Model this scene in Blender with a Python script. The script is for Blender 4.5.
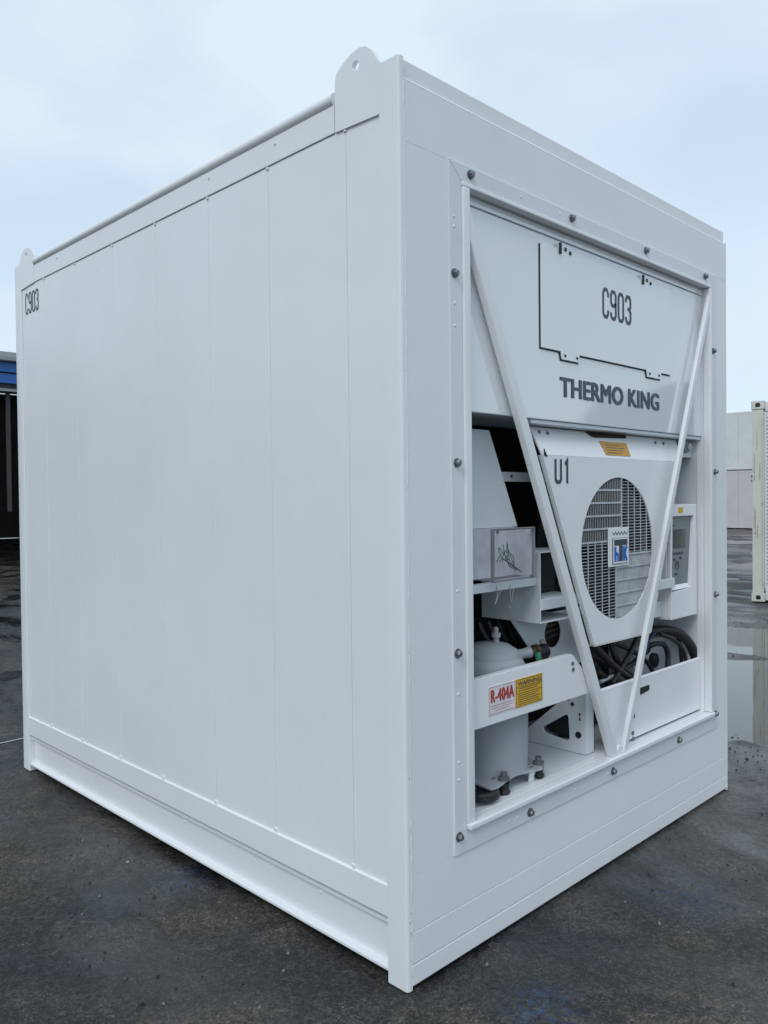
import bpy, bmesh, math, random
from mathutils import Vector, Matrix, noise
random.seed(7)
R = math.radians
scene = bpy.context.scene
for o in list(bpy.data.objects): bpy.data.objects.remove(o)

# ------------------------------------------------------------------ camera
CAM = Vector((-1.7929, -1.7231, 1.54175))
ROWS = ((0.70940105, -0.70472351, -0.01071992),
        (0.01979517, 0.00471818, 0.99979292),
        (0.704527, 0.70946636, -0.0172972))
FPX = 807.82
cam_data = bpy.data.cameras.new('camera'); cam = bpy.data.objects.new('camera', cam_data)
scene.collection.objects.link(cam); scene.camera = cam
r_, u_, f_ = (Vector(v) for v in ROWS)
cam.matrix_world = Matrix(((r_.x, u_.x, -f_.x, CAM.x), (r_.y, u_.y, -f_.y, CAM.y), (r_.z, u_.z, -f_.z, CAM.z), (0, 0, 0, 1)))
cam_data.sensor_fit = 'VERTICAL'; cam_data.sensor_height = 36.0
cam_data.lens = 36.0 * FPX / 1024.0
cam_data.clip_start = 0.05; cam_data.clip_end = 6000
scene.render.resolution_x = 768; scene.render.resolution_y = 1024

# ------------------------------------------------------------------ sky, sun, exposure
SUN_EL, SUN_AZ = 46.0, 205.0          # degrees; azimuth of the sun measured from +x towards +y
world = bpy.data.worlds.new('World'); scene.world = world; world.use_nodes = True
wn, wl = world.node_tree.nodes, world.node_tree.links
wn.clear()
w_out = wn.new('ShaderNodeOutputWorld'); w_bg = wn.new('ShaderNodeBackground'); w_bg.inputs['Strength'].default_value = 0.15
w_sky = wn.new('ShaderNodeTexSky'); w_sky.sky_type = 'NISHITA'; w_sky.sun_disc = False
w_sky.sun_elevation = R(SUN_EL); w_sky.sun_rotation = R(90.0 - SUN_AZ)
w_sky.air_density = 1.0; w_sky.dust_density = 0.4; w_sky.ozone_density = 3.0
w_tc = wn.new('ShaderNodeTexCoord')
w_map = wn.new('ShaderNodeMapping'); w_map.inputs['Scale'].default_value = (1.0, 1.0, 2.2); w_map.inputs['Location'].default_value = (5.1, 3.3, 0.2)
w_n = wn.new('ShaderNodeTexNoise'); w_n.inputs['Scale'].default_value = 1.7; w_n.inputs['Detail'].default_value = 6; w_n.inputs['Roughness'].default_value = 0.48; w_n.inputs['Distortion'].default_value = 0.3
w_r = wn.new('ShaderNodeValToRGB')
w_r.color_ramp.elements[0].position = 0.38; w_r.color_ramp.elements[0].color = (0.76, 0.76, 0.76, 1)
w_r.color_ramp.elements[1].position = 0.54; w_r.color_ramp.elements[1].color = (1, 1, 1, 1)
w_mix = wn.new('ShaderNodeMix'); w_mix.data_type = 'RGBA'
w_mix.inputs[7].default_value = (4.65, 5.50, 6.25, 1)      # cloud white
wl.new(w_tc.outputs['Generated'], w_map.inputs['Vector']); wl.new(w_map.outputs[0], w_n.inputs['Vector'])
wl.new(w_n.outputs['Fac'], w_r.inputs['Fac']); wl.new(w_r.outputs['Color'], w_mix.inputs[0])
wl.new(w_sky.outputs['Color'], w_mix.inputs[6]); wl.new(w_mix.outputs[2], w_bg.inputs['Color'])
wl.new(w_bg.outputs[0], w_out.inputs['Surface'])

sun_d = bpy.data.lights.new('sun', 'SUN'); sun_d.energy = 1.0; sun_d.angle = R(25); sun_d.color = (1.0, 0.995, 0.985)
sun = bpy.data.objects.new('sun', sun_d); scene.collection.objects.link(sun)
sd = Vector((math.cos(R(SUN_AZ)) * math.cos(R(SUN_EL)), math.sin(R(SUN_AZ)) * math.cos(R(SUN_EL)), math.sin(R(SUN_EL))))
sun.rotation_euler = (-sd).to_track_quat('-Z', 'Y').to_euler(); sun.location = (-8, -6, 12)
vs = scene.view_settings
vs.view_transform = 'Standard'; vs.look = 'None'; vs.exposure = 0.07; vs.gamma = 1.0; vs.use_curve_mapping = False

# ------------------------------------------------------------------ pixel -> direction helpers
def ray(px, py):
    a, b = (px - 384.0) / FPX, (512.0 - py) / FPX
    return Vector((r_.x * a + u_.x * b + f_.x, r_.y * a + u_.y * b + f_.y, r_.z * a + u_.z * b + f_.z))
def P(px, py, d):            # where the pixel meets the plane y = d (parallel to the unit's face)
    v = ray(px, py); return CAM + v * ((d - CAM.y) / v.y)
def G(px, py, z=0.0):        # where it meets the ground
    v = ray(px, py); return CAM + v * ((z - CAM.z) / v.z)

# ------------------------------------------------------------------ materials
def new_mat(name):
    m = bpy.data.materials.new(name); m.use_nodes = True
    nt = m.node_tree; return m, nt, nt.nodes['Principled BSDF']
def coords(nt, scale=1.0, obj=True):
    tc = nt.nodes.new('ShaderNodeTexCoord'); mp = nt.nodes.new('ShaderNodeMapping')
    mp.inputs['Scale'].default_value = (scale,) * 3 if not isinstance(scale, tuple) else scale
    nt.links.new(tc.outputs['Object'], mp.inputs['Vector']); return mp.outputs[0]
def noise_n(nt, vec, scale, detail=4, rough=0.5, dist=0.0):
    n = nt.nodes.new('ShaderNodeTexNoise'); n.inputs['Scale'].default_value = scale; n.inputs['Detail'].default_value = detail
    n.inputs['Roughness'].default_value = rough; n.inputs['Distortion'].default_value = dist
    nt.links.new(vec, n.inputs['Vector']); return n.outputs['Fac']
def ramp(nt, fac, stops):
    r = nt.nodes.new('ShaderNodeValToRGB'); els = r.color_ramp.elements
    while len(els) < len(stops): els.new(0.5)
    for e, (p, c) in zip(els, stops):
        e.position = p; e.color = c if len(c) == 4 else (*c, 1)
    nt.links.new(fac, r.inputs['Fac']); return r.outputs['Color']
def mixc(nt, fac, a, b):
    m = nt.nodes.new('ShaderNodeMix'); m.data_type = 'RGBA'
    for sock, v in ((m.inputs[0], fac), (m.inputs[6], a), (m.inputs[7], b)):
        if isinstance(v, bpy.types.NodeSocket): nt.links.new(v, sock)
        elif isinstance(v, (int, float)): sock.default_value = v
        else: sock.default_value = (*v, 1)
    return m.outputs[2]
def math_n(nt, op, a, b=0.0, clamp=False):
    m = nt.nodes.new('ShaderNodeMath'); m.operation = op; m.use_clamp = clamp
    for s, v in ((m.inputs[0], a), (m.inputs[1], b)):
        if isinstance(v, bpy.types.NodeSocket): nt.links.new(v, s)
        else: s.default_value = v
    return m.outputs[0]
def bump(nt, h, strength, dist):
    b = nt.nodes.new('ShaderNodeBump'); b.inputs['Strength'].default_value = strength; b.inputs['Distance'].default_value = dist
    nt.links.new(h, b.inputs['Height']); return b.outputs[0]
def paint(name, col, rough=0.35, vary=0.05, wave=0.15, dirt=0.0, dirt_col=(0.35, 0.33, 0.28), peel=0.05, spec=0.5):
    m, nt, bs = new_mat(name); v = coords(nt)
    n1 = noise_n(nt, v, 1.6, 5, 0.6)
    lo = tuple(c * (1 - vary) for c in col); hi = tuple(min(1, c * (1 + vary * 0.5)) for c in col)
    c = ramp(nt, n1, [(0.3, lo), (0.7, hi)])
    if dirt > 0:
        n2 = noise_n(nt, v, 9, 8, 0.7, 0.4)
        f = ramp(nt, n2, [(0.58, (0, 0, 0)), (0.78, (dirt,) * 3)])
        c = mixc(nt, f, c, dirt_col)
    nt.links.new(c, bs.inputs['Base Color'])
    n3 = noise_n(nt, v, 4, 4)
    rr = nt.nodes.new('ShaderNodeMapRange'); rr.inputs[3].default_value = rough * 0.8; rr.inputs[4].default_value = rough * 1.25
    nt.links.new(n3, rr.inputs[0]); nt.links.new(rr.outputs[0], bs.inputs['Roughness'])
    h1 = noise_n(nt, v, 2.3, 2); h2 = noise_n(nt, v, 180, 2)
    hh = math_n(nt, 'ADD', math_n(nt, 'MULTIPLY', h1, wave), math_n(nt, 'MULTIPLY', h2, peel * 0.02))
    nt.links.new(bump(nt, hh, 0.6, 0.03), bs.inputs['Normal'])
    bs.inputs['Specular IOR Level'].default_value = spec
    return m
def plain(name, col, rough=0.5, metal=0.0, spec=0.5):
    m, nt, bs = new_mat(name); v = coords(nt)
    n = noise_n(nt, v, 14, 5, 0.6)
    c = ramp(nt, n, [(0.3, tuple(x * 0.82 for x in col)), (0.7, tuple(min(1, x * 1.1) for x in col))])
    nt.links.new(c, bs.inputs['Base Color']); bs.inputs['Roughness'].default_value = rough; bs.inputs['Metallic'].default_value = metal
    bs.inputs['Specular IOR Level'].default_value = spec
    return m

M = {}
M['white'] = paint('white_gloss_paint', (0.82, 0.83, 0.84), 0.30, 0.035, 0.22, 0.12, (0.5, 0.5, 0.47))
M['panel'] = paint('white_polished_panel', (0.80, 0.82, 0.84), 0.06, 0.02, 0.012, 0.0, peel=0.0, spec=1.0)
M['panel'].node_tree.nodes['Principled BSDF'].inputs['IOR'].default_value = 1.75
M['flange'] = paint('pale_aluminium_flange', (0.74, 0.765, 0.79), 0.24, 0.06, 0.05, 0.25, (0.5, 0.52, 0.52))
M['inner'] = paint('white_inner_sheet', (0.67, 0.71, 0.74), 0.45, 0.06, 0.05, 0.35, (0.42, 0.42, 0.42))
M['cast'] = paint('pale_grey_cast_metal', (0.36, 0.385, 0.41), 0.45, 0.1, 0.1, 0.4, (0.25, 0.24, 0.22))
M['bolt'] = plain('grey_bolt_steel', (0.20, 0.21, 0.22), 0.4, 0.6)
M['black'] = plain('black_rubber', (0.012, 0.012, 0.013), 0.5)
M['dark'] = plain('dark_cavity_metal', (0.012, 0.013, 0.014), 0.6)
M['ink'] = plain('dark_blue_grey_ink', (0.045, 0.055, 0.075), 0.45)
M['inkg'] = plain('blue_grey_lettering_ink', (0.07, 0.09, 0.125), 0.4)
M['red'] = plain('red_ink', (0.55, 0.06, 0.05), 0.5)
M['label'] = plain('white_label', (0.75, 0.74, 0.76), 0.4)
M['yellow'] = plain('yellow_label', (0.72, 0.42, 0.02), 0.45)
M['orange'] = plain('amber_label', (0.60, 0.30, 0.03), 0.45)
M['blue'] = plain('blue_logo_ink', (0.02, 0.16, 0.60), 0.4)
M['navy'] = plain('dark_blue_cable', (0.015, 0.03, 0.09), 0.4)
M['keypad'] = plain('grey_keypad', (0.22, 0.24, 0.25), 0.45)
M['lcd'] = plain('dull_lcd', (0.09, 0.10, 0.09), 0.2)
M['green'] = plain('green_wire', (0.05, 0.24, 0.13), 0.4)
M['brass'] = plain('dull_brass', (0.10, 0.075, 0.05), 0.5, 0.5)
M['fins'] = plain('louvre_plastic', (0.52, 0.55, 0.58), 0.45)

def clear_mat():
    m, nt, bs = new_mat('clear_polycarbonate'); nt.nodes.remove(bs)
    out = nt.nodes['Material Output']; t = nt.nodes.new('ShaderNodeBsdfTransparent'); t.inputs[0].default_value = (0.95, 0.955, 0.97, 1)
    g = nt.nodes.new('ShaderNodeBsdfGlossy'); g.inputs['Roughness'].default_value = 0.12
    lw = nt.nodes.new('ShaderNodeLayerWeight'); lw.inputs[0].default_value = 0.5
    fac = math_n(nt, 'ADD', math_n(nt, 'MULTIPLY', math_n(nt, 'POWER', lw.outputs['Facing'], 3.0), 0.35), 0.05)
    d = nt.nodes.new('ShaderNodeBsdfDiffuse'); d.inputs[0].default_value = (0.62, 0.62, 0.66, 1)
    mx = nt.nodes.new('ShaderNodeMixShader'); mx2 = nt.nodes.new('ShaderNodeMixShader'); mx2.inputs[0].default_value = 0.05
    nt.links.new(t.outputs[0], mx2.inputs[1]); nt.links.new(d.outputs[0], mx2.inputs[2])
    nt.links.new(fac, mx.inputs[0]); nt.links.new(mx2.outputs[0], mx.inputs[1]); nt.links.new(g.outputs[0], mx.inputs[2])
    nt.links.new(mx.outputs[0], out.inputs['Surface']); return m
M['clear'] = clear_mat()

# ------------------------------------------------------------------ mesh builder
def poly_ray(poly, c, a):
    dx, dy = math.cos(a), math.sin(a); best = None
    n = len(poly)
    for i in range(n):
        x1, y1 = poly[i][0] - c[0], poly[i][1] - c[1]; x2, y2 = poly[(i + 1) % n][0] - c[0], poly[(i + 1) % n][1] - c[1]
        ex, ey = x2 - x1, y2 - y1; den = dx * ey - dy * ex
        if abs(den) < 1e-12: continue
        t = (x1 * ey - y1 * ex) / den; s = (x1 * dy - y1 * dx) / den
        if t > 0 and -1e-6 <= s <= 1 + 1e-6 and (best is None or t > best): best = t
    return (c[0] + dx * best, c[1] + dy * best)
def arc(cx, cy, r, a0=0, a1=360, n=24, full=True):
    k = n if full else n + 1
    return [(cx + r * math.cos(R(a0 + (a1 - a0) * i / n)), cy + r * math.sin(R(a0 + (a1 - a0) * i / n))) for i in range(k)]
def round_poly(pts, rad, n=4):
    out = []; m = len(pts)
    for i in range(m):
        p = Vector(pts[i]); a = (Vector(pts[i - 1]) - p); b = (Vector(pts[(i + 1) % m]) - p)
        la, lb = a.length, b.length; t = min(rad, la * .45, lb * .45); a.normalize(); b.normalize()
        s, e = p + a * t, p + b * t
        for k in range(n + 1):
            u = k / n; q = s * (1 - u) ** 2 + p * 2 * u * (1 - u) + e * u ** 2; out.append((q.x, q.y))
    return out
class MB:
    def __init__(s): s.v = []; s.f = []
    def add(s, vs, fs):
        o = len(s.v); s.v += [tuple(v) for v in vs]; s.f += [tuple(i + o for i in f) for f in fs]; return s
    def box(s, x0, x1, y0, y1, z0, z1):
        vs = [(x, y, z) for z in (z0, z1) for y in (y0, y1) for x in (x0, x1)]
        return s.add(vs, [(0, 2, 3, 1), (4, 5, 7, 6), (0, 1, 5, 4), (1, 3, 7, 5), (3, 2, 6, 7), (2, 0, 4, 6)])
    def prism(s, pts, to3, d0, d1):     # pts in a plane, to3(u, v, d) -> xyz
        n = len(pts); vs = [to3(u, v, d) for d in (d0, d1) for u, v in pts]
        fs = [tuple(range(n)), tuple(reversed(range(n, 2 * n)))] + [(i, n + i, n + (i + 1) % n, (i + 1) % n) for i in range(n)]
        return s.add(vs, fs)
    def plate_hole(s, outer, inner, to3, d0, d1, c=None):
        if c is None: c = (sum(p[0] for p in inner) / len(inner), sum(p[1] for p in inner) / len(inner))
        an = sorted({round(math.atan2(p[1] - c[1], p[0] - c[0]), 5) for p in list(outer) + list(inner)})
        O = [poly_ray(outer, c, a) for a in an]; I = [poly_ray(inner, c, a) for a in an]; n = len(an)
        vs = [to3(u, v, d) for L in (O, I) for d in (d0, d1) for u, v in L]
        fs = []
        for i in range(n):
            j = (i + 1) % n
            fs += [(i, j, 2 * n + j, 2 * n + i), (n + j, n + i, 3 * n + i, 3 * n + j), (j, i, n + i, n + j), (2 * n + i, 2 * n + j, 3 * n + j, 3 * n + i)]
        return s.add(vs, fs)
    def tube(s, pts, r, n=10, closed=False, cap=True):
        pts = [Vector(p) for p in pts]; m = len(pts); vs = []; up = Vector((0, 0, 1)); prev = None
        for i, p in enumerate(pts):
            t = ((pts[min(i + 1, m - 1)] - pts[max(i - 1, 0)])).normalized()
            if prev is None: prev = t.cross(up if abs(t.z) < .9 else Vector((1, 0, 0))).normalized()
            a = (prev - t * prev.dot(t)).normalized(); b = t.cross(a); prev = a
            rr = r[i] if isinstance(r, (list, tuple)) else r
            vs += [p + a * rr * math.cos(2 * math.pi * k / n) + b * rr * math.sin(2 * math.pi * k / n) for k in range(n)]
        fs = [(i * n + k, i * n + (k + 1) % n, (i + 1) * n + (k + 1) % n, (i + 1) * n + k) for i in range(m - 1) for k in range(n)]
        if cap: fs += [tuple(reversed(range(n))), tuple(range((m - 1) * n, m * n))]
        return s.add(vs, fs)
    def lathe(s, prof, c, n=28, axis='z'):
        vs = []
        for r, h in prof:
            for k in range(n):
                a = 2 * math.pi * k / n; x, y = r * math.cos(a), r * math.sin(a)
                vs.append((c[0] + x, c[1] + y, c[2] + h) if axis == 'z' else ((c[0] + x, c[1] + h, c[2] + y) if axis == 'y' else (c[0] + h, c[1] + x, c[2] + y)))
        m = len(prof)
        fs = [(i * n + k, i * n + (k + 1) % n, (i + 1) * n + (k + 1) % n, (i + 1) * n + k) for i in range(m - 1) for k in range(n)]
        fs += [tuple(reversed(range(n))), tuple(range((m - 1) * n, m * n))]
        return s.add(vs, fs)
    def ribbon(s, pts, w, to3, d, closed=False):     # flat stroke with mitred joints
        p = [Vector(q) for q in pts]; n = len(p); L = []; Rr = []
        for i in range(n):
            a = p[i] - p[i - 1] if (i > 0 or closed) else p[1] - p[0]
            b = p[(i + 1) % n] - p[i] if (i < n - 1 or closed) else a
            a = a.normalized(); b = b.normalized(); na, nb = Vector((-a.y, a.x)), Vector((-b.y, b.x))
            mm = (na + nb); mm = mm.normalized() if mm.length > 1e-6 else na
            k = w / 2 / max(0.35, mm.dot(na)); L.append(p[i] + mm * k); Rr.append(p[i] - mm * k)
        vs = [to3(q.x, q.y, d) for q in L] + [to3(q.x, q.y, d) for q in Rr]
        return s.add(vs, [(i, n + i, n + (i + 1) % n, (i + 1) % n) for i in range(n if closed else n - 1)])
    def mesh(s, name, bevel=0.0, seg=2, smooth=None):
        me = bpy.data.meshes.new(name); me.from_pydata([tuple(v) for v in s.v], [], s.f)
        bm = bmesh.new(); bm.from_mesh(me)
        bmesh.ops.recalc_face_normals(bm, faces=bm.faces)
        if bevel > 0:
            ed = [e for e in bm.edges if len(e.link_faces) == 2 and e.calc_face_angle(0) > R(35)]
            bmesh.ops.bevel(bm, geom=ed, offset=bevel, segments=seg, profile=0.6, affect='EDGES', clamp_overlap=True)
        if smooth is not None:
            for f in bm.faces: f.smooth = True
            for e in bm.edges:
                e.smooth = not (len(e.link_faces) == 2 and e.calc_face_angle(0) > R(smooth))
        bm.to_mesh(me); bm.free(); return me
    def build(s, name, mat, parent=None, bevel=0.0, seg=2, smooth=None):
        me = s.mesh(name, bevel, seg, smooth); o = bpy.data.objects.new(name, me); me.materials.append(M[mat] if isinstance(mat, str) else mat)
        scene.collection.objects.link(o)
        if parent: o.parent = parent
        return o
def thing(name, label, cat, loc=(0, 0, 0), rz=0.0, group=None):
    o = bpy.data.objects.new(name, None); scene.collection.objects.link(o); o.location = loc; o.rotation_euler = (0, 0, rz)
    o['label'] = label; o['category'] = cat; o.empty_display_size = 0.2
    if group: o['group'] = group
    return o
def tag(o, label=None, cat=None, group=None, kind=None):
    for k, v in (('label', label), ('category', cat), ('group', group), ('kind', kind)):
        if v: o[k] = v
    return o
def copy_of(o, parent, loc):
    c = o.copy(); scene.collection.objects.link(c); c.parent = parent; c.location = loc; return c
def catmull(pts, n=8):
    p = [Vector(q) for q in pts]; p = [p[0] * 2 - p[1]] + p + [p[-1] * 2 - p[-2]]; out = []
    for i in range(1, len(p) - 2):
        a, b, c, d = p[i - 1:i + 3]
        for k in range(n):
            t = k / n
            out.append(0.5 * (2 * b + (c - a) * t + (2 * a - 5 * b + 4 * c - d) * t * t + (3 * b - a - 3 * c + d) * t ** 3))
    out.append(p[-2]); return out
XZ = lambda u, v, d: (u, d, v)                 # faces of the front
YZ = lambda u, v, d: (d, u, v)                 # faces of the side
XY = lambda u, v, d: (u, v, d)

# condensed stencil-like stroke glyphs in a 0.5 x 1 cell
GL = {
 'C': [[(.5, .74), (.5, .87), (.38, 1), (.12, 1), (0, .87), (0, .13), (.12, 0), (.38, 0), (.5, .13), (.5, .26)]],
 '9': [[(.5, .60), (.38, .48), (.12, .48), (0, .6), (0, .87), (.12, 1), (.38, 1), (.5, .87), (.5, .13), (.38, 0), (.12, 0), (0, .13), (0, .22)]],
 '0': [[(.5, .87), (.38, 1), (.12, 1), (0, .87), (0, .13), (.12, 0), (.38, 0), (.5, .13), (.5, .87)]],
 '3': [[(0, .78), (0, .87), (.12, 1), (.38, 1), (.5, .87), (.5, .65), (.4, .53), (.18, .53)], [(.36, .53), (.5, .41), (.5, .13), (.38, 0), (.12, 0), (0, .13), (0, .22)]],
 'U': [[(0, 1.06), (0, .13), (.12, 0), (.38, 0), (.5, .13), (.5, 1.06)]],
 '1': [[(.1, .84), (.3, 1.0), (.3, -.06)]],
}
def strokes(text, x0, x1, z0, z1, w, to3, d, sgn=1):
    mb = MB(); n = len(text); pitch = (x1 - x0) / n; gw = pitch * 0.63; e = 0.0
    for i, ch in enumerate(text):
        for s in GL[ch]:
            mb.ribbon([(x0 + i * pitch + pitch * .15 + sgn * 0 + px * 2 * gw, z0 + py * (z1 - z0)) for px, py in s], w, to3, d + e)
            e += 0.0002 if to3 is not XZ else -0.0002
    return mb
def text_mesh(text, x0, x1, z0, z1, d, bold, to3=XZ, space=1.0):
    cu = bpy.data.curves.new('txt', 'FONT'); cu.body = text; cu.offset = bold; cu.space_character = space; cu.resolution_u = 3
    o = bpy.data.objects.new('txt', cu); scene.collection.objects.link(o)
    dg = bpy.context.evaluated_depsgraph_get(); me = bpy.data.meshes.new_from_object(o.evaluated_get(dg))
    xs = [v.co.x for v in me.vertices]; ys = [v.co.y for v in me.vertices]
    ax, bx, ay, by = min(xs), max(xs), min(ys), max(ys)
    mb = MB(); mb.add([to3(x0 + (v.co.x - ax) / (bx - ax) * (x1 - x0), z0 + (v.co.y - ay) / (by - ay) * (z1 - z0), d) for v in me.vertices], [tuple(p.vertices) for p in me.polygons])
    bpy.data.objects.remove(o); bpy.data.curves.remove(cu); bpy.data.meshes.remove(me); return mb

def bold_text(text, x0, x1, z0, z1, d, e, space=1.0):
    mb = MB()
    for k, (a, b) in enumerate(((-1, .3), (1, .3), (-1, -.3), (1, -.3), (-.5, 0), (.5, 0), (0, .3), (0, -.3))):
        t = text_mesh(text, x0 + e + a * e, x1 - e + a * e, z0 + e * .3 + b * e, z1 - e * .3 + b * e, d - k * .0002, 0.0, space=space); mb.add(t.v, t.f)
    return mb

# ================================================================== ground
CW, CL, CH = 2.438, 3.077, 2.896
def smooth01(t): t = max(0.0, min(1.0, t)); return t * t * (3 - 2 * t)
def height(x, y):
    dx = max(-x, 0, x - CW); dy = max(-y, 0, y - CL); dist = math.hypot(dx, dy)
    far = smooth01((dist - 0.5) / 1.5)
    n1 = noise.noise(Vector((x * 0.35, y * 0.35, 3.1))); n2 = noise.noise(Vector((x * 1.3, y * 1.3, 7.7))); n3 = noise.noise(Vector((x * 5, y * 5, 1.2)))
    h = -0.004 + 0.0012 * n3 * smooth01(dist / .15) + far * (0.004 * n2)
    # broad basin beside the container: direction of its long axis runs away from the camera
    right = smooth01((x - 2.9) / 0.7)
    u = (x - 5.5) * 0.93 + (y - 1.2) * 0.36; v = -(x - 5.5) * 0.36 + (y - 1.2) * 0.93
    q = (u / 2.3) ** 2 + (v / 1.9) ** 2 + 0.45 * n2 + 0.18 * n3
    bas = smooth01((1.25 - q) / 0.9)
    h -= right * bas * 0.034
    # low muddy ridge across the basin and gravel bank behind it
    isl = math.exp(-((u - 0.55 - 0.25 * v * 0.3) / 0.30) ** 2)
    h += right * isl * (0.031 + 0.016 * n2 + 0.004 * n3)
    h += right * math.exp(-((u - 3.3) / 0.9) ** 2) * (0.012 + 0.012 * n2)
    if x > 9: h += smooth01((x - 9) / 3) * (0.026 * n1 + 0.014 * n2 - 0.004)
    return h
def axis(lo, hi, step, far, k=1.28):
    a = []; s = lo
    while s <= hi: a.append(s); s += step
    st = step; up = [a[-1]]
    while up[-1] < far: st *= k; up.append(up[-1] + st)
    st = step; dn = [a[0]]
    while dn[-1] > -far: st *= k; dn.append(dn[-1] - st)
    return list(reversed(dn[1:])) + a + up[1:]
gx, gy = axis(-3.0, 14.0, 0.075, 2500), axis(-3.0, 7.0, 0.075, 2500)
gv = [(x, y, height(x, y)) for y in gy for x in gx]
nx = len(gx); gf = [(j * nx + i, j * nx + i + 1, (j + 1) * nx + i + 1, (j + 1) * nx + i) for j in range(len(gy) - 1) for i in range(nx - 1)]
gm, nt, bs = new_mat('wet_stained_concrete'); v = coords(nt)
big = noise_n(nt, v, 0.75, 8, 0.62, 0.8); mid = noise_n(nt, v, 3.6, 10, 0.72, 0.5); fine = noise_n(nt, v, 38, 6, 0.85); speck = noise_n(nt, v, 130, 3, 0.75)
vmap = nt.nodes.new('ShaderNodeMapping'); vmap.inputs['Location'].default_value = (3.7, 1.9, 0); vmap.inputs['Rotation'].default_value = (0, 0, 0.6); vmap.inputs['Scale'].default_value = (1, 0.55, 1)
nt.links.new(v, vmap.inputs['Vector'])
film = noise_n(nt, vmap.outputs[0], 1.5, 9, 0.66, 0.7)
film = ramp(nt, film, [(0.43, (0, 0, 0)), (0.50, (0.5, 0.5, 0.5)), (0.56, (1, 1, 1))])        # thin film of rain water
def mul(a, b, f=1.0):
    m = nt.nodes.new('ShaderNodeMix'); m.data_type = 'RGBA'; m.blend_type = 'MULTIPLY'; m.inputs[0].default_value = f
    nt.links.new(a, m.inputs[6]); nt.links.new(b, m.inputs[7]); return m.outputs[2]
c1 = ramp(nt, big, [(0.38, (0.018, 0.020, 0.024)), (0.5, (0.032, 0.031, 0.029)), (0.61, (0.060, 0.054, 0.045))])
col = mul(c1, ramp(nt, mid, [(0.34, (0.42, 0.43, 0.45)), (0.5, (0.95, 0.95, 0.95)), (0.66, (1.7, 1.62, 1.5))]))
col = mul(col, ramp(nt, speck, [(0.38, (0.30, 0.30, 0.31)), (0.48, (0.9, 0.9, 0.9)), (0.54, (1.2, 1.2, 1.18)), (0.62, (2.5, 2.45, 2.35))]))
col = mul(col, ramp(nt, fine, [(0.38, (0.32, 0.32, 0.33)), (0.49, (1, 1, 1)), (0.60, (1.7, 1.66, 1.6))]))
col = mul(col, ramp(nt, film, [(0, (1.15, 1.12, 1.08)), (1, (0.62, 0.63, 0.66))]))
# smears of blue paint left on the slab
tcn = nt.nodes.new('ShaderNodeTexCoord')
for bx, by, rr, kk in [(*G(545, 1008).xy, 0.16, .85), (*G(690, 898).xy, 0.26, .55), (*G(182, 878).xy, 0.18, .4), (*G(104, 904).xy, 0.18, .3)]:
    vm = nt.nodes.new('ShaderNodeVectorMath'); vm.operation = 'DISTANCE'; vm.inputs[1].default_value = (bx, by, 0)
    nt.links.new(tcn.outputs['Object'], vm.inputs[0])
    fall = nt.nodes.new('ShaderNodeMapRange'); fall.inputs[1].default_value = 0; fall.inputs[2].default_value = rr; fall.inputs[3].default_value = 1; fall.inputs[4].default_value = 0
    nt.links.new(vm.outputs['Value'], fall.inputs[0])
    sm = noise_n(nt, v, 26, 8, 0.85, 0.3)
    k = math_n(nt, 'MULTIPLY', fall.outputs[0], ramp(nt, sm, [(0.47, (0, 0, 0)), (0.60, (1, 1, 1))]))
    k = math_n(nt, 'MULTIPLY', k, kk, True)
    col = mixc(nt, k, col, (0.018, 0.075, 0.20))
# wet grit near the big puddle, its colour paled to paint in sky sheen
vm = nt.nodes.new('ShaderNodeVectorMath'); vm.operation = 'DISTANCE'; vm.inputs[1].default_value = (5.6, 0.6, 0); nt.links.new(tcn.outputs['Object'], vm.inputs[0])
wetf = nt.nodes.new('ShaderNodeMapRange'); wetf.inputs[1].default_value = 2.2; wetf.inputs[2].default_value = 5.2; wetf.inputs[3].default_value = 1; wetf.inputs[4].default_value = 0
nt.links.new(vm.outputs['Value'], wetf.inputs[0])
wn2 = math_n(nt, 'MULTIPLY', wetf.outputs[0], ramp(nt, mid, [(0.3, (0.35,) * 3), (0.6, (1, 1, 1))]))
grit_sheen = ramp(nt, noise_n(nt, v, 48, 5, 0.8), [(0.36, (0.02, 0.02, 0.02)), (0.46, (0.10, 0.10, 0.105)), (0.62, (0.17, 0.17, 0.175))])
col = mixc(nt, math_n(nt, 'MULTIPLY', wn2, 0.75), col, grit_sheen)
# fine crack lines
vo = nt.nodes.new('ShaderNodeTexVoronoi'); vo.feature = 'DISTANCE_TO_EDGE'; vo.inputs['Scale'].default_value = 0.42
wob = nt.nodes.new('ShaderNodeMix'); wob.data_type = 'VECTOR'; wob.inputs[0].default_value = 0.10
nn = nt.nodes.new('ShaderNodeTexNoise'); nn.inputs['Scale'].default_value = 2.5; nn.inputs['Detail'].default_value = 5
nt.links.new(v, nn.inputs['Vector']); nt.links.new(v, wob.inputs[4]); nt.links.new(nn.outputs['Color'], wob.inputs[5]); nt.links.new(wob.outputs[1], vo.inputs['Vector'])
crack = ramp(nt, vo.outputs['Distance'], [(0.0, (0.35, 0.35, 0.35)), (0.006, (1, 1, 1))])
mu3 = nt.nodes.new('ShaderNodeMix'); mu3.data_type = 'RGBA'; mu3.blend_type = 'MULTIPLY'; mu3.inputs[0].default_value = 0.6
nt.links.new(col, mu3.inputs[6]); nt.links.new(crack, mu3.inputs[7])
nt.links.new(mu3.outputs[2], bs.inputs['Base Color'])
rg = nt.nodes.new('ShaderNodeMapRange'); rg.inputs[3].default_value = 0.70; rg.inputs[4].default_value = 0.16
nt.links.new(film, rg.inputs[0])
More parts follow.
